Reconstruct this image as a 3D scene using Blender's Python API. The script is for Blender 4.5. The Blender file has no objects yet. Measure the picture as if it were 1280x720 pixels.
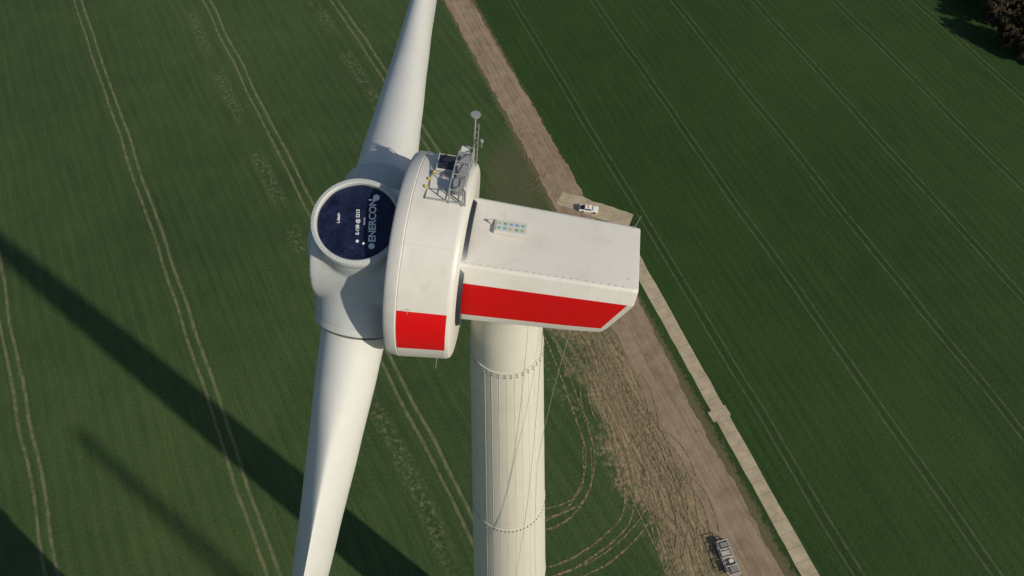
import bpy, bmesh, math, random
from mathutils import Vector, Matrix
random.seed(7)
scene = bpy.context.scene
scene.view_settings.view_transform = 'Standard'
scene.view_settings.look = 'None'
scene.view_settings.exposure = 0

# ------------------------------------------------------------------ node helpers
class NT:
    def __init__(s, name):
        s.mat = bpy.data.materials.new(name); s.mat.use_nodes = True
        s.nt = s.mat.node_tree; s.bsdf = s.nt.nodes['Principled BSDF']
    def lk(s, v, sock):
        if isinstance(v, bpy.types.NodeSocket): s.nt.links.new(v, sock)
        else: sock.default_value = v
    def m(s, op, a, b=0.0, c=0.0, clamp=False):
        n = s.nt.nodes.new('ShaderNodeMath'); n.operation = op; n.use_clamp = clamp
        s.lk(a, n.inputs[0]); s.lk(b, n.inputs[1]); s.lk(c, n.inputs[2]); return n.outputs[0]
    def add(s,a,b): return s.m('ADD',a,b)
    def sub(s,a,b): return s.m('SUBTRACT',a,b)
    def mul(s,a,b): return s.m('MULTIPLY',a,b)
    def sm(s, v, lo, hi, a=0.0, b=1.0):
        n = s.nt.nodes.new('ShaderNodeMapRange'); n.interpolation_type = 'SMOOTHSTEP'
        s.lk(v, n.inputs[0]); n.inputs[1].default_value = lo; n.inputs[2].default_value = hi
        n.inputs[3].default_value = a; n.inputs[4].default_value = b; return n.outputs[0]
    def pos(s, obj=False):
        if obj: return s.nt.nodes.new('ShaderNodeTexCoord').outputs['Object']
        return s.nt.nodes.new('ShaderNodeNewGeometry').outputs['Position']
    def xyz(s, v):
        n = s.nt.nodes.new('ShaderNodeSeparateXYZ'); s.lk(v, n.inputs[0]); return n.outputs
    def comb(s, x, y, z=0.0):
        n = s.nt.nodes.new('ShaderNodeCombineXYZ'); s.lk(x, n.inputs[0]); s.lk(y, n.inputs[1]); s.lk(z, n.inputs[2]); return n.outputs[0]
    def noise(s, v, scale, detail=3.0, rough=0.55):
        n = s.nt.nodes.new('ShaderNodeTexNoise'); s.lk(v, n.inputs['Vector'])
        n.inputs['Scale'].default_value = scale; n.inputs['Detail'].default_value = detail
        n.inputs['Roughness'].default_value = rough; return n.outputs['Fac']
    def mix(s, f, a, b):
        n = s.nt.nodes.new('ShaderNodeMix'); n.data_type = 'RGBA'
        s.lk(f, n.inputs[0])
        for v, i in ((a, 6), (b, 7)):
            if isinstance(v, tuple): n.inputs[i].default_value = (*v, 1)
            else: s.nt.links.new(v, n.inputs[i])
        return n.outputs[2]
    def out(s, col, rough=0.8, bump=None, bstr=0.3, bdist=0.1, metal=0.0, spec=0.5):
        if isinstance(col, tuple): s.bsdf.inputs['Base Color'].default_value = (*col, 1)
        else: s.nt.links.new(col, s.bsdf.inputs['Base Color'])
        s.lk(rough, s.bsdf.inputs['Roughness']); s.bsdf.inputs['Metallic'].default_value = metal
        s.bsdf.inputs['Specular IOR Level'].default_value = spec
        if bump is not None:
            n = s.nt.nodes.new('ShaderNodeBump'); n.inputs['Strength'].default_value = bstr
            n.inputs['Distance'].default_value = bdist; s.nt.links.new(bump, n.inputs['Height'])
            s.nt.links.new(n.outputs[0], s.bsdf.inputs['Normal'])
        return s.mat

def paint(name, col, rough=0.4, dirt=0.12):
    g = NT(name); p = g.pos(True)
    n1 = g.noise(p, 0.7, 4, .6)
    x = g.xyz(p)
    n2 = g.noise(g.comb(g.mul(x[0], 3.0), g.mul(x[1], 3.0), g.mul(x[2], 0.25)), 1.0, 3, .6)
    f = g.mul(g.add(g.sm(n1, .4, .75), g.sm(n2, .5, .8)), dirt)
    c = g.mix(f, col, (col[0]*.6, col[1]*.57, col[2]*.5))
    r = g.sm(n1, .3, .7, rough-.06, rough+.1)
    return g.out(c, r, spec=.4)

def simple(name, col, rough=.6, metal=0., var=.25, sc=3.):
    g = NT(name); n = g.noise(g.pos(True), sc, 3)
    c = g.mix(n, tuple(v*(1-var) for v in col), tuple(min(1, v*(1+var)) for v in col))
    return g.out(c, rough, metal=metal)

# ------------------------------------------------------------------ geometry helpers
def link(o, parent=None):
    scene.collection.objects.link(o)
    if parent: o.parent = parent
    return o
def empty(name, loc=(0,0,0), parent=None):
    o = bpy.data.objects.new(name, None); o.location = loc; o.empty_display_size = .5
    return link(o, parent)
def mesh_obj(name, verts, faces, mats, parent=None, smooth=False, midx=None, angle=None):
    me = bpy.data.meshes.new(name); me.from_pydata([tuple(v) for v in verts], [], faces)
    for m in (mats if isinstance(mats, (list, tuple)) else [mats]): me.materials.append(m)
    if midx: 
        for p, i in zip(me.polygons, midx): p.material_index = i
    bm = bmesh.new(); bm.from_mesh(me); bmesh.ops.recalc_face_normals(bm, faces=bm.faces); bm.to_mesh(me); bm.free()
    if smooth:
        me.polygons.foreach_set('use_smooth', [True]*len(me.polygons))
        if angle: me.set_sharp_from_angle(angle=math.radians(angle))
    o = bpy.data.objects.new(name, me); return link(o, parent)
def bevel(o, w=.03, seg=2, ang=30):
    m = o.modifiers.new('bevel', 'BEVEL'); m.width = w; m.segments = seg; m.limit_method = 'ANGLE'; m.angle_limit = math.radians(ang)
    m.harden_normals = False
class Builder:
    """collects rods, boxes, discs into one mesh"""
    def __init__(s): s.v = []; s.f = []; s.mi = []
    def rod(s, a, b, r, n=8, mi=0, r2=None):
        a = Vector(a); b = Vector(b); d = b-a; r2 = r if r2 is None else r2
        q = d.to_track_quat('Z', 'Y'); k = len(s.v)
        for P, R in ((a, r), (b, r2)):
            for i in range(n):
                t = 2*math.pi*i/n; s.v.append(P + q @ Vector((R*math.cos(t), R*math.sin(t), 0)))
        for i in range(n):
            j = (i+1) % n; s.f.append((k+i, k+j, k+n+j, k+n+i)); s.mi.append(mi)
        s.f.append(tuple(k+i for i in range(n))[::-1]); s.mi.append(mi)
        s.f.append(tuple(k+n+i for i in range(n))); s.mi.append(mi)
    def box(s, c, sz, mi=0, taper=1.0, rot=0.0):
        k = len(s.v); c = Vector(c); R = Matrix.Rotation(rot, 3, 'Z')
        for z in (-1, 1):
            t = taper if z > 0 else 1.0
            for x, y in ((-1,-1),(1,-1),(1,1),(-1,1)):
                s.v.append(c + R @ Vector((x*sz[0]/2*t, y*sz[1]/2*t, z*sz[2]/2)))
        for f in ((0,3,2,1),(4,5,6,7),(0,1,5,4),(1,2,6,5),(2,3,7,6),(3,0,4,7)):
            s.f.append(tuple(k+i for i in f)); s.mi.append(mi)
    def poly(s, pts, mi=0):
        k = len(s.v); s.v += [Vector(p) for p in pts]; s.f.append(tuple(range(k, k+len(pts)))); s.mi.append(mi)
    def obj(s, name, mats, parent=None, smooth=False, bev=None):
        o = mesh_obj(name, s.v, s.f, mats, parent, smooth, s.mi, 40 if smooth else None)
        if bev: bevel(o, bev, 2)
        return o
def lathe(name, prof, origin, axis, mats, parent, n=96, ref=None, mfun=None, cap=False, ang=35):
    axis = Vector(axis).normalized(); ref = Vector(ref) if ref else axis.orthogonal()
    u = (ref - axis*ref.dot(axis)).normalized(); w = axis.cross(u); origin = Vector(origin)
    v = []; f = []; mi = []
    for (h, r) in prof:
        for i in range(n):
            t = 2*math.pi*i/n; v.append(origin + axis*h + (u*math.cos(t)+w*math.sin(t))*r)
    for k in range(len(prof)-1):
        for i in range(n):
            j = (i+1) % n; f.append((k*n+i, k*n+j, (k+1)*n+j, (k+1)*n+i))
            mi.append(mfun(k, (i+.5)*360/n) if mfun else 0)
    if cap:
        f.append(tuple(range(n))); mi.append(0)
        f.append(tuple(range((len(prof)-1)*n, len(prof)*n))); mi.append(0)
    return mesh_obj(name, v, f, mats, parent, True, mi, ang)

# ------------------------------------------------------------------ sun, sky, camera
EL = 31.0; AZ = (0.804, -0.595)
sd = Vector((-AZ[0]*math.cos(math.radians(EL)), -AZ[1]*math.cos(math.radians(EL)), -math.sin(math.radians(EL))))
L = bpy.data.lights.new('sun', 'SUN'); L.energy = 4.0; L.angle = math.radians(.9); L.color = (1, .90, .74)
so = bpy.data.objects.new('sun', L); so.rotation_euler = sd.to_track_quat('-Z', 'Y').to_euler(); so.location = (60, -60, 250); link(so)
W = bpy.data.worlds.new('World'); scene.world = W; W.use_nodes = True
nt = W.node_tree; bg = nt.nodes['Background']; sky = nt.nodes.new('ShaderNodeTexSky'); sky.sky_type = 'NISHITA'
sky.sun_disc = False; sky.sun_elevation = math.radians(EL); sky.sun_rotation = math.atan2(AZ[0], AZ[1])
nt.links.new(sky.outputs[0], bg.inputs[0]); bg.inputs[1].default_value = .08
cam = bpy.data.cameras.new('camera'); cam.lens = 25.3; cam.sensor_width = 36; cam.clip_end = 20000
co = bpy.data.objects.new('camera', cam); co.location = (0, 0, 156); co.rotation_euler = (math.radians(90-56.5), 0, 0)
link(co); scene.camera = co

# ------------------------------------------------------------------ ground
g = NT('field_crop'); P = g.pos(); X, Y, _ = g.xyz(P)
wl = g.mul(g.sub(g.noise(P, .035, 1), .5), 2.4)
ws = g.mul(g.sub(g.noise(P, .5, 1), .5), .4)
warp = g.add(wl, ws)
def lin(cx, cy): return g.add(g.mul(X, cx), g.mul(Y, cy))
sL = g.add(lin(.8788, .4772), warp); rL = lin(-.4772, .8788)
sR = g.add(lin(.9379, .3469), g.mul(warp, .6)); rR = lin(-.3469, .9379)
s0 = lin(.9379, .3469)
big = g.noise(P, .012, 3); med = g.noise(P, .11, 3); fine = g.noise(P, 1.5, 4, .75); grain = g.noise(P, 5.0, 1, .7)
stL = g.noise(g.comb(g.mul(sL, 1.3), g.mul(rL, .035)), 1.0, 3, .65)
stR = g.noise(g.comb(g.mul(sR, 1.3), g.mul(rR, .035)), 1.0, 3, .65)
rowL = g.m('SINE', g.mul(sL, 2*math.pi/3.08)); rowR = g.m('SINE', g.mul(sR, 2*math.pi/2.67))
# left field
vL = g.add(g.add(g.mul(big, .50), g.mul(med, .25)), g.add(g.mul(stL, .42), g.add(g.mul(fine, .55), g.mul(rowL, .03))))
cL = g.mix(g.sm(vL, .50, 1.20), (.015, .038, .010), (.060, .098, .028))
cL = g.mix(g.mul(g.sm(grain, .5, .8), .35), cL, (.078, .115, .04))
dL = g.m('ABSOLUTE', g.m('WRAP', g.sub(sL, 12.4), 20., -20.))
rut = g.m('ABSOLUTE', g.sub(dL, 1.15))
brk = g.sm(g.noise(P, .45, 3, .7), .32, .62, .35, 1)
rutL = g.mul(g.sm(rut, .15, .55, 1, 0), brk)
cL = g.mix(g.mul(rutL, .72), cL, (.180, .175, .095))
# bare patches beside two of the tramlines
n05 = g.noise(P, .06, 2)
n7 = g.noise(P, .9, 5, .8)
dp = g.m('ABSOLUTE', g.sub(g.m('ABSOLUTE', g.sub(sL, 25.5)), 20.))
patch = g.mul(g.sm(dp, .3, 3.2, 1, 0), g.mul(g.sm(n7, .50, .60), g.sm(n05, .40, .54)))
cL = g.mix(g.mul(patch, .7), cL, (.18, .17, .10))
spots = g.mul(g.sm(n7, .66, .74), g.sm(n05, .5, .65))
cL = g.mix(g.mul(spots, .5), cL, (.14, .145, .08))
# right field
vR = g.add(g.add(g.mul(big, .45), g.mul(med, .2)), g.add(g.mul(stR, .45), g.add(g.mul(fine, .5), g.mul(rowR, .03))))
cR = g.mix(g.sm(vR, .45, 1.15), (.008, .027, .004), (.034, .073, .013))
dR = g.m('ABSOLUTE', g.m('WRAP', g.sub(sR, 78.2), 13.35, -13.35))
rr = g.m('ABSOLUTE', g.sub(dR, 1.0))
rutR = g.mul(g.sm(rr, .15, .42, 1, 0), brk)
cR = g.mix(g.mul(rutR, .6), cR, (.085, .110, .048))
cR = g.mix(g.mul(g.sm(dR, .6, .9, 1, 0), .35), cR, (.008, .022, .004))
side = g.sm(g.add(s0, ws), 58., 59.)
col = g.mix(side, cL, cR)
# disturbed soil left of the gravel road and verge
d2 = g.sub(54.5, s0)
nA = g.noise(P, .09, 3, .65); nB = n7
gate = g.mul(g.sm(Y, 84., 104., 1, 0), g.sm(d2, -2., 0.))
wz = g.add(g.mul(nA, 24.), g.mul(nB, 12.))
zone = g.mul(gate, g.sm(g.sub(wz, d2), 2.5, 9.))
stZ = g.noise(g.comb(g.mul(g.add(s0, g.mul(n05, 9.)), 1.6), g.mul(rR, .09)), 1.0, 3, .7)
soil = g.mix(g.sm(g.add(g.mul(nB, .55), g.mul(stZ, .6)), .40, .70), (.060, .064, .030), (.34, .25, .155))
col = g.mix(g.mul(zone, .9), col, soil)
dv = g.m('ABSOLUTE', g.sub(s0, 60.5))
verge = g.mul(g.sm(g.sub(g.mul(nB, 6.), g.sub(dv, 3.8)), .9, 2.2), g.sm(s0, 68., 72., 1, .0))
col = g.mix(g.mul(verge, .6), col, (.16, .125, .075))
# bare soil patch at the crane pad behind the nacelle
px = g.sub(X, 2.); py = g.sub(Y, 142.)
pr = g.m('SQRT', g.add(g.mul(px, px), g.mul(g.mul(py, py), .35)))
pad = g.mul(g.sm(g.sub(pr, g.mul(nB, 12.)), 0., 6., 1, 0), .5)
col = g.mix(pad, col, (.10, .088, .05))
h = g.add(g.mul(g.noise(P, 1.3, 2, .7), .6), g.mul(g.noise(P, 5., 1), .35))
gm = g.out(col, .85, h, .6, .35, spec=.25)
GS = 6000
mesh_obj('ground', [(-GS,-GS,0),(GS,-GS,0),(GS,GS,0),(-GS,GS,0)], [(0,1,2,3)], gm)

# ------------------------------------------------------------------ roads
def catmull(pts, step=1.5):
    pts = [Vector((*p, 0)) for p in pts]; P = [2*pts[0]-pts[1]] + pts + [2*pts[-1]-pts[-2]]; out = []
    for i in range(1, len(P)-2):
        n = max(2, int((P[i+1]-P[i]).length/step))
        for k in range(n):
            t = k/n; a, b, c, d = P[i-1], P[i], P[i+1], P[i+2]
            out.append(.5*((2*b)+(-a+c)*t+(2*a-5*b+4*c-d)*t*t+(-a+3*b-3*c+d)*t**3))
    out.append(P[-2]); return out
def ribbon(name, pts, w, z, mat, jit=0., step=1.5, off=0., parent=None):
    c = catmull(pts, step); v = []; f = []
    j1 = j2 = 0
    for i, p in enumerate(c):
        t = (c[min(i+1, len(c)-1)]-c[max(i-1, 0)]).normalized(); nrm = Vector((-t.y, t.x, 0))
        ww = w[0] + (w[1]-w[0])*i/(len(c)-1) if isinstance(w, tuple) else w
        j1 = j1*.6 + random.uniform(-jit, jit); j2 = j2*.6 + random.uniform(-jit, jit)
        q = p + nrm*off
        v += [q + nrm*(ww/2+j1) + Vector((0,0,z)), q - nrm*(ww/2+j2) + Vector((0,0,z))]
        if i: k = 2*i; f.append((k-2, k-1, k+1, k))
    return mesh_obj(name, v, f, mat, parent)

g = NT('gravel'); P = g.pos(); X, Y, _ = g.xyz(P)
s0 = g.add(g.mul(X, .9379), g.mul(Y, .3469)); r0 = g.add(g.mul(X, -.3469), g.mul(Y, .9379))
a = g.noise(P, .25, 4, .65); b = g.noise(P, 3., 3, .7)
st = g.noise(g.comb(g.mul(s0, 1.1), g.mul(r0, .04)), 1., 3, .6)
c = g.mix(g.sm(g.add(g.mul(a, .5), g.mul(st, .6)), .35, .75), (.175, .128, .084), (.31, .238, .165))
c = g.mix(g.sm(b, .45, .75, 0, .4), c, (.36, .29, .21))
c = g.mix(g.mul(g.sm(g.noise(P, .6, 4, .7), .6, .7), .5), c, (.075, .072, .038))
gravel = g.out(c, .95, b, .5, .08, spec=.2)

g = NT('concrete_slabs'); P = g.pos(); X, Y, _ = g.xyz(P)
r0 = g.add(g.mul(X, -.3469), g.mul(Y, .9379)); s0 = g.add(g.mul(X, .9379), g.mul(Y, .3469))
jn = g.sm(g.m('ABSOLUTE', g.m('WRAP', r0, 1.5, -1.5)), .04, .12, 1, 0)
a = g.noise(P, .35, 4, .65); b = g.noise(P, 2.5, 4, .7)
wn = g.nt.nodes.new('ShaderNodeTexWhiteNoise'); wn.noise_dimensions = '1D'
g.lk(g.m('FLOOR', g.m('DIVIDE', g.add(r0, 1.5), 3.)), wn.inputs['W'])
c = g.mix(g.sm(a, .3, .7), (.34, .28, .19), (.47, .40, .28))
c = g.mix(g.mul(wn.outputs['Value'], .25), c, (.25, .21, .14))
c = g.mix(g.mul(jn, .4), c, (.10, .09, .06))
c = g.mix(g.sm(b, .55, .75, 0, .6), c, (.17, .145, .095))
slab = g.out(c, .85, b, .3, .05, spec=.3)

def sr(s, r): return (s*.9379 - r*.3469, s*.3469 + r*.9379)
ribbon('gravel_road', [sr(56.5,-200), sr(57.5,-60), sr(58.8,10), sr(59.0,50), sr(60.6,90), sr(61.3,130), sr(60.2,210), sr(58,330), sr(50,700)], (10.5, 7), .02, gravel, .3, 1.0)
ribbon('concrete_track', [sr(68.8,-200), sr(68.8,-40), sr(68.8,10), sr(69.3,60), sr(70.0,104), sr(70.0,110)], 3.5, .028, slab, .10, 2)
ribbon('concrete_pad', [(13.5,134.0), (24,129.3), (33,125.6)], 5.2, .036, slab, .25, 1.2)
ribbon('concrete_crossing', [sr(66.6,47.0), sr(71.3,47.2)], 2.6, .044, slab, .1, 1.2)

# tyre tracks (real thin soil strips with ragged, broken surface)
g = NT('tyre_track_soil'); P = g.pos()
n1 = g.noise(P, 1.4, 3, .75)
c = g.mix(g.sm(n1, .3, .7), (.15, .125, .07), (.31, .24, .15))
g.out(c, .95, spec=.2)
tr = g.nt.nodes.new('ShaderNodeBsdfTransparent'); mx = g.nt.nodes.new('ShaderNodeMixShader')
g.lk(g.sm(n1, .38, .62, .12, .85), mx.inputs[0]); g.nt.links.new(tr.outputs[0], mx.inputs[1]); g.nt.links.new(g.bsdf.outputs[0], mx.inputs[2])
g.nt.links.new(mx.outputs[0], g.nt.nodes['Material Output'].inputs[0]); tmat = g.mat
tt = empty('tyre_tracks'); zz = [.05]
def track(pts, gap=2.0, w=.45):
    for s in (-1, 1):
        ribbon('rut', pts, w, zz[0], tmat, .05, .8, s*gap/2, tt); zz[0] += .004
track([(5,100),(9.9,86.6),(15,70),(17.6,58),(14.8,48.5),(8.5,43),(-4,41)])
track([(13,92),(17,82),(20.5,71.6),(25.3,55),(25.2,46),(21,40.3),(9.5,33.5),(-10,30)])
track([(17,60),(16,50),(9,45.5),(-2,45)], 1.8, .3)
track([(23,94),(25,84),(30,70),(32,58),(30,46),(20,36),(8,31)], 2., .35)
for k in range(9):
    o = random.uniform(1, 15); pts = []
    ph = random.uniform(0, 6); am = random.uniform(.5, 2.2)
    r_lo = random.uniform(0, 25); r_hi = random.uniform(60, 82)
    r = r_hi
    while r > r_lo:
        s = 52.5 - o*(.35+.65*(r_hi-r)/80) + am*math.sin(r*.11+ph)
        pts.append(sr(s, r)); r -= 7
    track(pts, random.choice((1.9, 2.1)), random.uniform(.22, .4))
for k in range(10):   # turning arcs near the road
    cx, cy = sr(random.uniform(42, 52), random.uniform(15, 62)); R = random.uniform(6, 12); a0 = random.uniform(0, 6.28)
    track([(cx+R*math.cos(a0+t*.35)*.6, cy+R*math.sin(a0+t*.35)*1.3) for t in range(random.randint(4, 6))], 1.9, .28)
for k in range(4):   # around the van / crane pad
    cx, cy = random.uniform(-2, 6), random.uniform(132, 150); R = random.uniform(6, 11); a0 = random.uniform(0, 6.28)
    track([(cx+R*math.cos(a0+t*.4)*.6, cy+R*math.sin(a0+t*.4)*1.3) for t in range(5)], 1.9, .22)

# ------------------------------------------------------------------ wind turbine
white = paint('turbine_paint', (.60, .59, .55), .40, .20)
cream = paint('tower_paint', (.60, .59, .51), .45, .18)
blade_m = paint('blade_paint', (.56, .575, .55), .36, .12)
hub_m = paint('hub_paint', (.45, .475, .47), .42, .2)
red = paint('red_paint', (.60, .003, .006), .40, .12)
seam = simple('seam_rubber', (.10, .10, .095), .7)
steel = simple('galvanised_steel', (.36, .37, .37), .45, .4)
dark = simple('dark_metal', (.03, .035, .045), .4, .3)
boltm = simple('bolt_metal', (.30, .29, .25), .5, .2)
turbine = empty('wind_turbine', (-.22, 14.8, 0))
TZ = 133.15
def trad(z):
    h = TZ - z
    return 1.37 + .0405*h if h < 52 else 1.37 + .0405*52 + .010*(h-52)
Z1 = 129.6
NF = 30
lathe('tower_steel_section', [(Z1, trad(Z1)), (TZ-1.2, trad(TZ-1.2)), (TZ, trad(TZ)), (TZ+.25, 1.40), (TZ+.7, 1.55), (TZ+1.1, 1.55)], (0,0,0), (0,0,1), cream, turbine, 96)
v = []; f = []
levels = [Z1-i*20.4 for i in range(7)]; levels[-1] = 0
for si in range(len(levels)-1):
    za, zb = levels[si]-.03, levels[si+1]+.03
    if si == 0 or True:
        zm = za + (zb-za)*.5
    k = len(v)
    for z in (za, zb):
        for i in range(NF*3):
            t = 2*math.pi*(i+1.5)/(NF*3); tl = ((t - math.pi/NF) % (2*math.pi/NF)) - math.pi/NF
            flat = math.cos(math.pi/NF)/math.cos(tl); r = trad(z)*1.008*(1-.35*(1-flat)); v.append((r*math.cos(t), r*math.sin(t), z))
    N3 = NF*3
    for i in range(N3):
        j = (i+1) % N3; f.append((k+i, k+N3+i, k+N3+j, k+j))
tw = mesh_obj('tower_panels', v, f, cream, turbine, True)
B = Builder()   # panel lap joints
for si in range(len(levels)-1):
    za, zb = levels[si]-.1, levels[si+1]+.1
    for i in range(NF):
        t = 2*math.pi*(i+.5)/NF
        ra, rb = trad(za)*1.008, trad(zb)*1.008
        B.rod((ra*math.cos(t), ra*math.sin(t), za), (rb*math.cos(t), rb*math.sin(t), zb), .012, 4)
B.obj('panel_laps', cream, turbine)
for z in levels[:-1]:
    r = trad(z)*1.008
    lathe('flange_ring', [(-.03, r*1.0), (-.03, r+.03), (.03, r+.03), (.03, r*.995)], (0,0,z), (0,0,1), cream, turbine, 96)
B = Builder()
for z in levels[:-1]:
    r = trad(z)*1.008
    nb = int(2*math.pi*r/.24)
    for dz in (-.34, -.15):
        for i in range(nb):
            t = 2*math.pi*i/nb
            rr_ = trad(z+dz)*1.004
            c_, s_ = math.cos(t), math.sin(t)
            B.rod((rr_*c_, rr_*s_, z+dz), ((rr_+.065)*c_, (rr_+.065)*s_, z+dz), .03 + .012*(z < Z1-1), 6)
B.obj('flange_bolts', boltm, turbine)
lathe('foundation', [(0, trad(0)+5), (.35, trad(0)+4.8), (.5, trad(0)+.2)], (0,0,0), (0,0,1), simple('foundation_concrete', (.35,.33,.29), .85), turbine, 64)
B = Builder(); B.box((0, -trad(0)-.05, 2.0), (1.1, .3, 2.2), 0); B.box((0, -trad(0)-.9, .7), (1.6, 1.6, .5), 1)
B.obj('tower_door', [simple('door_grey', (.3,.32,.32), .5), steel], turbine, bev=.02)

# nacelle frame
psi = math.radians(7.0); tau = math.radians(5.0)
A = Vector((-math.cos(psi)*math.cos(tau), math.sin(psi)*math.cos(tau), math.sin(tau)))
lx = -A; lz = (Vector((0,0,1)) - lx*lx.z).normalized(); ly = lz.cross(lx)
nac = empty('nacelle', parent=turbine)
M = Matrix((lx, ly, lz)).transposed().to_4x4(); M.translation = Vector((0, 0, 134.95))
nac.matrix_local = M

# housing: local x rear, y away from camera, z up
half = [(0, 1.93), (1.40, 1.90), (1.50, 1.84), (1.74, 1.24), (1.78, -.70), (1.70, -1.18), (1.38, -1.50), (0, -1.58)]
prof = [(-a_, b_) for a_, b_ in half] + [(a_, b_) for a_, b_ in half[-2:0:-1]]
n = len(prof); v = []; f = []; mi = []
LX = [-1.7, 0.2, 2.3, 4.22, 4.45]
for k, l in enumerate(LX):
    u = (l+1.7)/6.3; sc = 1 - .15*max(0, u); scy = 1 - .12*max(0, u)
    if k == len(LX)-1: sc *= .985; scy *= .985
    for (y, z) in prof:
        x = l
        if k >= 3: x = l - max(0, (1.3 - z))*.30
        v.append((x, y*scy + (.10*u if y > 0 else 0), z*sc + .04*u))
for k in range(len(LX)-1):
    for i in range(n):
        j = (i+1) % n; f.append((k*n+i, k*n+j, (k+1)*n+j, (k+1)*n+i))
        ym = (prof[i][0]+prof[j][0])/2; zm = (prof[i][1]+prof[j][1])/2
        mi.append(1 if abs(abs(ym)-1.76) < .03 and abs(zm-.27) < .1 and k < 3 else 0)
f.append(tuple(range(n))); mi.append(0); f.append(tuple(range((len(LX)-1)*n, len(LX)*n))); mi.append(0)
hs = mesh_obj('housing', v, f, [white, red], nac, False, mi); bevel(hs, .02, 2, 12)
hs.data.polygons.foreach_set('use_smooth', [True]*len(hs.data.polygons)); hs.data.set_sharp_from_angle(angle=math.radians(12))
B = Builder()
for i in range(22):
    l = -1.3+.25*i; u = (l+1.7)/6.3
    B.rod((l, -1.37*(1-.12*u), 1.90*(1-.15*u)+.04*u), (l, -1.37*(1-.12*u), 1.93*(1-.15*u)+.04*u), .014, 6)
B.obj('roof_fasteners', simple('joint_cream', (.42,.41,.37), .6), nac)

# generator ring : profile (forward distance, radius)
gp = [(1.45, 1.2), (1.45, 3.36), (1.50, 3.46), (1.60, 3.51), (1.66, 3.515), (3.18, 3.65), (3.20, 3.63), (3.23, 3.655), (3.52, 3.63), (3.62, 3.56), (3.67, 3.42), (3.70, 1.6)]
def gmi(k, a_):
    s_ = ((a_+180) % 360)-180
    return 1 if k in (3, 4) and (-5 < s_ < 25 or 155 < a_ < 185) else 0
lathe('generator', gp, (0,0,0), (-1,0,0), [white, red], nac, 144, ref=(0,-1,0), mfun=gmi)
B = Builder()
for e in (60, 100, 140, -45):
    t = math.radians(e); p = lambda l, r: (-l, -r*math.cos(t), r*math.sin(t))
    B.rod(p(1.66, 3.515), p(3.17, 3.647), .005, 4)
B.obj('generator_joints', simple('joint_grey', (.40, .39, .36), .6), nac)
lathe('generator_collar', [(1.3, 1.9), (1.3, 2.25), (1.5, 2.35)], (0,0,0), (-1,0,0), dark, nac, 64)

# hub ---------------------------------------------------------------
HC = Vector((-4.95, 0, 0)); E0 = 73.0
def outv(e): t = math.radians(e); return Vector((0, -math.cos(t), math.sin(t)))
Ad = Vector((-1, 0, 0))
bm = bmesh.new()
def addcyl(c, axis, r1, r2, h, seg=48):
    q = Vector(axis).to_track_quat('Z', 'Y').to_matrix().to_4x4(); q.translation = Vector(c) + Vector(axis).normalized()*h/2
    bmesh.ops.create_cone(bm, cap_ends=True, segments=seg, radius1=r1, radius2=r2, depth=h, matrix=q)
bmesh.ops.create_uvsphere(bm, u_segments=48, v_segments=32, radius=2.12, matrix=Matrix.Translation(HC))
addcyl(HC+Vector((1.25,0,0)), (-1,0,0), 2.2, 2.0, 2.8)
cone = .070
ANG = (188.0, -48.0)
for e in (E0,)+ANG:
    o = (outv(e) + Ad*(0 if e == E0 else cone)).normalized()
    if e == E0: addcyl(HC, o, 1.74, 1.50, 2.28)
    else: addcyl(HC, o, 1.80, 1.48, 2.75)
me = bpy.data.meshes.new('hub'); bm.to_mesh(me); bm.free(); me.materials.append(hub_m)
hub = link(bpy.data.objects.new('hub', me), nac)
rm = hub.modifiers.new('remesh', 'REMESH'); rm.mode = 'VOXEL'; rm.voxel_size = .06; rm.use_smooth_shade = True
smo = hub.modifiers.new('smooth', 'SMOOTH'); smo.factor = .6; smo.iterations = 14
lathe('hub_seal', [(0, 1.95), (.0, 2.35), (.30, 2.3), (.35, 2.0)], (-3.69, 0, 0), (-1,0,0), hub_m, nac, 96)
lathe('hub_seal_gap', [(0, 2.37), (.05, 2.42), (.1, 2.37)], (-3.70, 0, 0), (-1,0,0), seam, nac, 96)

# open blade flange with printed cover
n0 = outv(E0); FR = 2.5; K = 1.04
lathe('blade_flange', [(-.45, 1.40*K), (-.3, 1.46*K), (.0, 1.46*K), (.08, 1.42*K), (.10, 1.31*K), (.06, 1.27*K), (-.14, 1.26*K)], HC+n0*FR, n0, hub_m, nac, 96)
g = NT('cover_tarpaulin'); P = g.pos(True); nn = g.noise(P, 2.2, 5, .6); n3 = g.noise(P, 22., 2, .5)
c = g.mix(g.sm(nn, .35, .7), (.006, .009, .026), (.015, .020, .056))
c = g.mix(g.sm(n3, .70, .76, 0, .6), c, (.25, .27, .32))
cover_m = g.out(c, .24, nn, .6, .06, spec=.45)
cv = []; cf = []; NR, NA = 14, 96
T1 = Ad; T2 = n0.cross(T1)
for i in range(NR+1):
    r = 1.265*K*i/NR
    for k in range(NA):
        t = 2*math.pi*k/NA
        h = -.08 + .012*math.sin(9*t+2*r) * (r/1.2)**2 + .02*(1-(r/1.3)**2)
        cv.append(HC + n0*(FR+h) + (T1*math.cos(t)+T2*math.sin(t))*r)
for i in range(NR):
    for k in range(NA):
        j = (k+1) % NA; cf.append((i*NA+k, i*NA+j, (i+1)*NA+j, (i+1)*NA+k))
mesh_obj('flange_cover', cv, cf, cover_m, nac, True)
letter = simple('white_print', (.66, .68, .72), .5, 0, .1)
tx = Vector((0, n0.z, -n0.y))
if tx.y < 0: tx = -tx
rot = math.radians(10)
bx = (tx*math.cos(rot) + Ad*math.sin(rot)).normalized()
by = n0.cross(bx)
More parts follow.
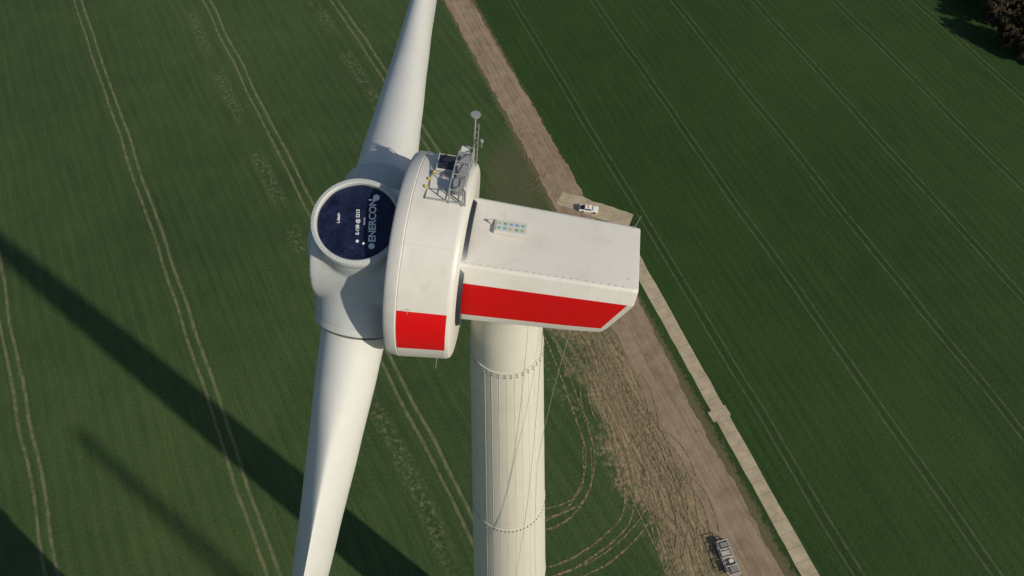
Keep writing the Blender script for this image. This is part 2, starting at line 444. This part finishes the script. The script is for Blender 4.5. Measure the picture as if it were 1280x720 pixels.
def text(s, cx, cy, size, off=.004):
    cu = bpy.data.curves.new('lettering', 'FONT'); cu.body = s; cu.size = size; cu.align_x = 'CENTER'; cu.align_y = 'CENTER'; cu.offset = off; cu.extrude = .002
    o = bpy.data.objects.new('lettering', cu); o.data.materials.append(letter); link(o, nac)
    m = Matrix((bx, by, n0)).transposed().to_4x4(); m.translation = HC + n0*(FR-.035) + bx*cx + by*cy
    o.matrix_local = m
text('ENERCON', .05, -.48, .32, .008)
text('E-138 @ 2213', .0, .0, .15)
text('L-blade', .15, .62, .12)
text('SERVICE', .02, -.22, .07, .001)
B = Builder()
for (cx, cy, r) in ((.84, -.58, .11), (-.84, -.46, .10), (-.66, .0, .05), (-.74, -.20, .04)):
    c_ = HC + n0*(FR-.04) + bx*cx + by*cy; B.rod(c_, c_+n0*.012, r, 20)
B.obj('printed_logo', letter, nac)
B = Builder()
for k in range(72):
    t = 2*math.pi*k/72; c_ = HC + n0*(FR+.08) + (T1*math.cos(t)+T2*math.sin(t))*1.365*K; B.rod(c_, c_+n0*.03, .016, 6)
B.obj('flange_studs', hub_m, nac)

# blades ------------------------------------------------------------
def interp(tab, x):
    for (x0, *a_), (x1, *b_) in zip(tab, tab[1:]):
        if x <= x1:
            t = (x-x0)/(x1-x0); t = t*t*(3-2*t)*.4 + t*.6; return [p+(q-p)*t for p, q in zip(a_, b_)]
    return list(tab[-1][1:])
tab = [(2.7, 2.40, 2.40, 0, 0), (5, 2.42, 2.28, .1, 4), (8, 2.7, 2.0, .6, 4), (12, 3.2, 1.58, 1, 4), (16, 3.4, 1.28, 1, 4),
       (24, 3.1, 1.0, 1, 4), (35, 2.5, .68, 1, 3), (50, 1.7, .38, 1, 1), (62, 1.05, .2, 1, 0), (68, .55, .09, 1, 0), (69.3, .08, .02, 1, 0)]
def blade(e, flip):
    o = outv(e); T = o.cross(Ad).normalized()*flip
    rs = [2.7+.6*i for i in range(40)]+[27+1.6*i for i in range(26)]+[68.4, 69, 69.3]
    v = []; f = []; NS = 48
    for r in rs:
        ch, th, bl, tw_ = interp(tab, r); b_ = math.radians(tw_)
        c_ = HC + o*r + Ad*(cone*r + .0005*r*r)
        cd = T*math.cos(b_) + Ad*math.sin(b_); nd = Ad*math.cos(b_) - T*math.sin(b_)
        for i in range(NS):
            ph = 2*math.pi*i/NS
            cx, cy = math.cos(ph)*ch/2, math.sin(ph)*th/2
            xa = (1-math.cos(ph))/2
            ax = (.36 - xa)*ch; ay = (1 if math.sin(ph) >= 0 else -1)*th/2*2.598*math.sqrt(max(xa, 0))*(1-xa)
            x = cx*(1-bl)+ax*bl; y = cy*(1-bl)+ay*bl
            v.append(c_ + cd*x + nd*y)
    for k in range(len(rs)-1):
        for i in range(NS):
            j = (i+1) % NS; f.append((k*NS+i, k*NS+j, (k+1)*NS+j, (k+1)*NS+i))
    f.append(tuple(range((len(rs)-1)*NS, len(rs)*NS)))
    mesh_obj('blade', v, f, blade_m, nac, True, None, 50)
    oc = (o + Ad*cone).normalized()
    lathe('blade_root_seal', [(-.03, 1.2), (-.03, 1.255), (.03, 1.255), (.03, 1.2)], HC+oc*3.05, oc, seam, nac, 64)
    lathe('blade_rain_collar', [(-.3, 1.42), (.02, 1.48), (.30, 1.46), (.35, 1.22)], HC+oc*2.62, oc, hub_m, nac, 64)
for e in ANG: blade(e, 1)

# roof equipment ----------------------------------------------------
B = Builder()
B.box((.0, .25, 1.97), (1.15, .52, .10), 0)
B.box((.0, .25, 2.03), (1.05, .44, .03), 1)
cols = [2,3,4,2,3,4,2,4,3,2]
for i in range(5):
    for j in range(2):
        B.box((-.4+.2*i, .15+.2*j, 2.055), (.10, .09, .02), cols[(i*2+j) % 10])
B.rod((-.72, .42, 1.85), (-.72, .42, 2.02), .05, 12, 0); B.rod((-.80, .42, 2.0), (-.67, .42, 2.05), .04, 10, 0)
B.obj('roof_light_panel', [white, simple('panel_grey', (.5,.52,.5), .4), simple('lens_green', (.15,.40,.28), .3), simple('lens_amber', (.5,.40,.15), .3), simple('lens_blue', (.22,.34,.52), .3)], nac, bev=.008)
B = Builder()   # hatch platform on generator
def zr(y, l=2.4): return math.sqrt(max(0, 3.56**2 - y*y))
B.box((-2.35, 1.3, zr(1.3)+.12), (.70, .70, .28), 1)
B.box((-2.35, 1.3, zr(1.3)+.27), (.60, .60, .03), 2)
B.rod((-2.0, 1.62, 3.2), (-2.0, 1.62, 3.9), .02); 
ys = (-.35, .3, .95, 1.6, 2.2)
for x in (-2.05, -1.62):
    for y in ys: B.rod((x, y, zr(y)-.05), (x, y, zr(y)+.68), .024)
    for hh in (.12, .38, .66):
        for ya, yb in zip(ys, ys[1:]): B.rod((x, ya, zr(ya)+hh), (x, yb, zr(yb)+hh), .019)
for y in ys:
    for hh in (.12, .66): B.rod((-2.05, y, zr(y)+hh), (-1.62, y, zr(y)+hh), .019)
B.rod((-2.8, -.35, zr(.35)+.1), (-1.62, -.35, zr(.35)+.1), .03)
B.rod((-2.8, .9, zr(.9)+.1), (-2.05, .9, zr(.9)+.1), .022); B.rod((-2.8, -.35, zr(.3)+.1), (-2.8, .9, zr(.9)+.1), .022)
B.box((-1.80, .1, 3.85), (.34, .30, .42), 0); B.box((-1.82, .8, 3.75), (.28, .5, .35), 0); B.box((-1.9, 2.0, 3.30), (.26, .4, .45), 1)
B.box((-1.83, 1.5, 3.5), (.3, .4, .4), 0)
B.rod((-1.55, -.3, 3.3), (-1.55, -.3, 4.25), .035); B.rod((-1.55, -.3, 4.25), (-1.55, -.3, 4.32), .07, 10, 1)
B.box((-2.62, 2.0, zr(2.0)+.05), (.3, .25, .12), 0)
B.obj('service_platform', [steel, white, dark], nac, bev=.006)
B = Builder()   # sensor mast
B.rod((-1.62, 2.0, 2.8), (-1.62, 2.0, 5.15), .028, 8, 0); B.rod((-1.50, 2.0, 2.8), (-1.50, 2.0, 4.8), .016)
for k in range(7): B.rod((-1.62, 2.0, 3.0+.27*k), (-1.50, 2.0, 3.13+.27*k), .011)
B.rod((-1.62, 2.0, 5.15), (-1.62, 2.0, 5.18), .16, 20, 0)
B.rod((-1.62, 2.0, 4.0), (-1.35, 1.8, 4.0), .016); B.rod((-1.35, 1.8, 4.0), (-1.35, 1.8, 4.25), .016); B.rod((-1.35,1.8,4.25),(-1.35,1.8,4.30),.06,12,0)
B.obj('sensor_mast', [steel, white], nac)
B = Builder()
for i in range(4):
    B.rod((-2.85+.05*i, .1+.36*i, zr(.1+.36*i)+.02), (-2.85+.05*i, .1+.36*i, zr(.1+.36*i)+.12), .06, 10, 0)
B.obj('lifting_points', [simple('yellow_paint', (.60, .46, .12), .5)], nac)
B = Builder()
B.rod((4.2, 1.3, 1.5), (4.3, 1.3, 2.4), .011); B.rod((4.1, -.9, 1.4), (4.1, -.9, 1.75), .008)
B.rod((-2.8, -3.2, 1.6), (-2.8, -3.55, 1.8), .008); B.rod((-2.0, -2.7, -2.2), (-2.0, -2.95, -2.8), .012)
B.obj('antennas', [steel], nac)
B = Builder()   # ropes hanging from the nacelle
def rope(p0, p1, sag, r=.010, nseg=14):
    last = None
    for i in range(nseg+1):
        t = i/nseg; p = Vector(p0).lerp(Vector(p1), t) + Vector((sag*math.sin(math.pi*t), 0, 0))
        if last: B.rod(last, p, r, 5)
        last = p
rope((2.45, -1.3, 133.3), (1.45, -2.6, 122), -.1)
rope((1.45, -2.6, 122), (2.5, -6, 96), -.3)
rope((1.35, -1.5, 133.2), (.25, -4.4, 100), .25)
B.obj('hoist_ropes', [simple('rope', (.30,.28,.25), .8)], turbine)

# ------------------------------------------------------------------ pickup beside the road
glass = simple('car_glass', (.02,.025,.03), .08); tyre = simple('tyre_rubber', (.02,.02,.02), .8); carw = simple('car_white', (.78,.78,.77), .25, 0, .05)
van = empty('parked_pickup_truck', (21.4, 129.2, .04)); van.rotation_euler = (0, 0, math.radians(-8))
B = Builder()
B.box((0,0,.75), (5.2,1.9,.65), 0); B.box((-.1,0,1.35), (2.2,1.75,.62), 0, .84)
B.box((1.85,0,1.12), (1.4,1.8,.12), 0, .94)
B.box((-1.9,0,1.095), (1.35,1.6,.06), 2)
for s in (-1,1): B.box((-1.9, s*.88, 1.15), (1.4,.1,.14), 0)
B.box((-2.58,0,1.15), (.06,1.8,.14), 0)
B.obj('body', [carw, glass, dark], van, bev=.05)
B = Builder()
B.poly([(1.03,-.78,1.1),(1.03,.78,1.1),(.86,.70,1.6),(.86,-.70,1.6)], 0)
for s in (-1,1): B.poly([(-1.05,s*.888,1.1),(.85,s*.888,1.1),(.70,s*.775,1.6),(-.9,s*.775,1.6)], 0)
B.obj('windows', [glass], van)
B = Builder()
for x in (-1.6, 1.6):
    for s in (-.85, .85): B.rod((x, s-.13, .38), (x, s+.13, .38), .38, 20)
B.obj('wheels', [tyre], van)
B = Builder()
B.box((-.1,0,1.72),(.3,1.2,.08),0); B.box((2.6,.65,.85),(.05,.35,.18),0); B.box((2.6,-.65,.85),(.05,.35,.18),0)
B.obj('lights', [simple('lamp', (.7,.4,.1), .3)], van)

# flat trailer with transport frames at the bottom of the picture
galv = simple('galvanised_frame', (.42,.41,.38), .6, 0)
grey = simple('tarp_grey', (.20,.20,.19), .7)
tr_ = empty('transport_trailer', (*(44.6, 35.6), .03)); tr_.rotation_euler = (0,0,math.radians(14))
B = Builder()
for s in (-1.25, 1.25): B.rod((s,-3.6,.95),(s,3.6,.95),.13,4)
for k in range(11): B.rod((-1.3,-3.6+.72*k,.95),(1.3,-3.6+.72*k,.95),.08,4)
for y in (-3.4,-1.7,0,1.7,3.4):
    for s in (-1.2,1.2): B.rod((s,y,.95),(s,y,1.9),.08,4)
    B.rod((-1.2,y,1.9),(1.2,y,1.9),.10,4); B.rod((-1.2,y,1.0),(1.2,y,1.9),.05,4)
for s in (-1.2,1.2): B.rod((s,-3.4,1.9),(s,3.4,1.9),.08,4)
B.box((.2,-2.5,1.35),(1.5,1.2,.7),1); B.box((-.2,.8,1.3),(1.6,1.1,.6),0); B.box((.1,2.5,1.35),(1.5,1.1,.7),1); B.box((.3,-.8,1.4),(.9,.7,.5),2)
B.rod((0,-3.6,.9),(0,-4.9,.6),.08,6)
B.obj('frame', [galv, grey, white], tr_, bev=.02)
B = Builder()
for y in (-2.2,-1.1,2.0,3.1):
    for s in (-1.15,1.15): B.rod((s-.15,y,.45),(s+.15,y,.45),.45,18)
B.obj('wheels', [tyre], tr_)

# ------------------------------------------------------------------ wood in the far corner
def leafmat(name, c1, c2):
    g = NT(name); n_ = g.noise(g.pos(), .6, 3); return g.out(g.mix(n_, c1, c2), .8, spec=.2)
bark = simple('bark', (.07,.055,.04), .9)
def tree_mesh(seed, H, lm, nleaf=1600, ls=1.0):
    rnd = random.Random(seed); B = Builder(); tips = []
    B.rod((0,0,0),(0,0,H*.35),H*.022,8,0,H*.016); B.rod((0,0,H*.35),(.2,.1,H*.8),H*.016,8,0,H*.006)
    for k in range(14):
        z = H*rnd.uniform(.25,.75); a_ = rnd.uniform(0,6.28); l = H*rnd.uniform(.18,.32)
        e_ = Vector((math.cos(a_)*l, math.sin(a_)*l, z+l*rnd.uniform(.4,.8))); B.rod((0,0,z), e_, H*.008, 6, 0, H*.003); tips.append((e_, H*rnd.uniform(.08,.15)))
        for q in range(2):
            e2 = e_*rnd.uniform(.6,.95)+Vector((rnd.uniform(-1,1),rnd.uniform(-1,1),rnd.uniform(0,1.4)))*H*.09; B.rod(e_*.6+Vector((0,0,z*.4)), e2, H*.004, 5, 0, H*.0015); tips.append((e2, H*rnd.uniform(.06,.11)))
    tips.append((Vector((0,0,H*.88)), H*.12))
    for k in range(nleaf):
        c_, R = rnd.choice(tips); d = Vector((rnd.gauss(0,1),rnd.gauss(0,1),rnd.gauss(0,.8))).normalized()*R*rnd.uniform(.4,1.05)
        p = c_+d; u = Vector((rnd.gauss(0,1),rnd.gauss(0,1),rnd.gauss(0,1))).normalized(); w = u.orthogonal(); s_ = rnd.uniform(.25,.5)*ls
        B.poly([p-u*s_, p+w*s_*.6, p+u*s_, p-w*s_*.6], 1)
    return B
lm2 = leafmat('budding_leaves', (.035,.027,.015), (.065,.048,.027))
pro2 = tree_mesh(5, 11, lm2, 2200).obj('budding_tree', [bark, lm2])
def inst(src, name, x, y, s_):
    o = bpy.data.objects.new(name, src.data); o.location = (x, y, 0); o.scale = (s_, s_, s_); o.rotation_euler = (0,0,random.uniform(0,6.28)); link(o)
pro2.location = (172, 214, 0)
for k in range(80):
    t = random.uniform(-.1, 1); q = random.uniform(0, 1)**.8*45
    x = 165 - 14*t + q + random.uniform(-2,2); y = 195 + 38*t + random.uniform(-3, 3)
    inst(pro2, 'budding_tree', x, y, random.uniform(.6, 1.2))

# ------------------------------------------------------------------ silo and crane, made up and out of frame, to cast ground shadows
conc = simple('shadow_silo_concrete', (.36,.35,.32), .85); 
shadow_silo = empty('shadow_caster_silo', (-74.0, 7.8, 0))  # unseen stand-in, sized to throw the broad shadow at lower left
lathe('shadow_silo_wall', [(0, 9.3), (.4, 9.3), (.4, 9), (30, 9)], (0,0,0), (0,0,1), conc, shadow_silo, 96)
lathe('shadow_silo_roof', [(30, 9.25), (30.3, 9.25), (33.6, 1.2), (34.6, 1.2), (34.8, .2)], (0,0,0), (0,0,1), steel, shadow_silo, 96, cap=True)
B = Builder()
for z in range(1, 15): 
    for i in range(48):
        a0, a1 = 2*math.pi*i/48, 2*math.pi*(i+1)/48
        B.rod((9.02*math.cos(a0), 9.02*math.sin(a0), 2*z), (9.02*math.cos(a1), 9.02*math.sin(a1), 2*z), .06, 4)
for s in (-.3, .3): B.rod((9.3, s, 0), (9.3, s, 31), .04, 6)
for k in range(100): B.rod((9.3, -.3, .3*k+.3), (9.3, .3, .3*k+.3), .02, 4)
B.obj('shadow_silo_hoops_and_ladder', steel, shadow_silo)

Lc = 118/math.tan(math.radians(EL)); bx_, by_ = -101+AZ[0]*Lc, 63.6+AZ[1]*Lc
cr = empty('shadow_caster_crane', (bx_, by_, 0))  # unseen stand-in, placed so its boom throws the thin shadow streak
B = Builder()
for s in (-3.2, 3.2): B.box((0, s, .9), (9, 1.4, 1.6), 1)
B.box((0,0,2.6),(7,3.4,1.6),0); B.box((-4.2,0,3.4),(2.0,5.4,2.6),1); B.box((2.6,2.1,3.2),(2.0,1.3,2.0),0)
B.obj('shadow_crane_carrier', [simple('shadow_crane_yellow', (.6,.4,.05), .5), dark], cr, bev=.06)
B = Builder()
def bw(t): return 1.35*min(1, .25+t*10)*(1-.55*max(0,(t-.75)/.25))
NBAY = 44
def node(i):
    t = i/NBAY; w_ = bw(t); z = 3.4+114.6*t; return [Vector((1+sx*w_, sy*w_, z)) for sx, sy in ((-1,-1),(1,-1),(1,1),(-1,1))]
for i in range(NBAY):
    a_, b_ = node(i), node(i+1)
    for k in range(4):
        B.rod(a_[k], b_[k], .2, 6); B.rod(a_[k], b_[(k+1) % 4], .1, 5); B.rod(b_[k], b_[(k+1) % 4], .09, 5)
B.rod((-4.5,0,4),(1,0,118),.05,5); B.rod((1,0,117.8),(3.5,0,116.5),.3,8); B.rod((3.5,0,116.5),(3.5,0,60),.04,5)
B.obj('shadow_crane_boom', [simple('shadow_crane_boom_paint', (.6,.4,.05), .5)], cr)
print('objects', len(bpy.data.objects))
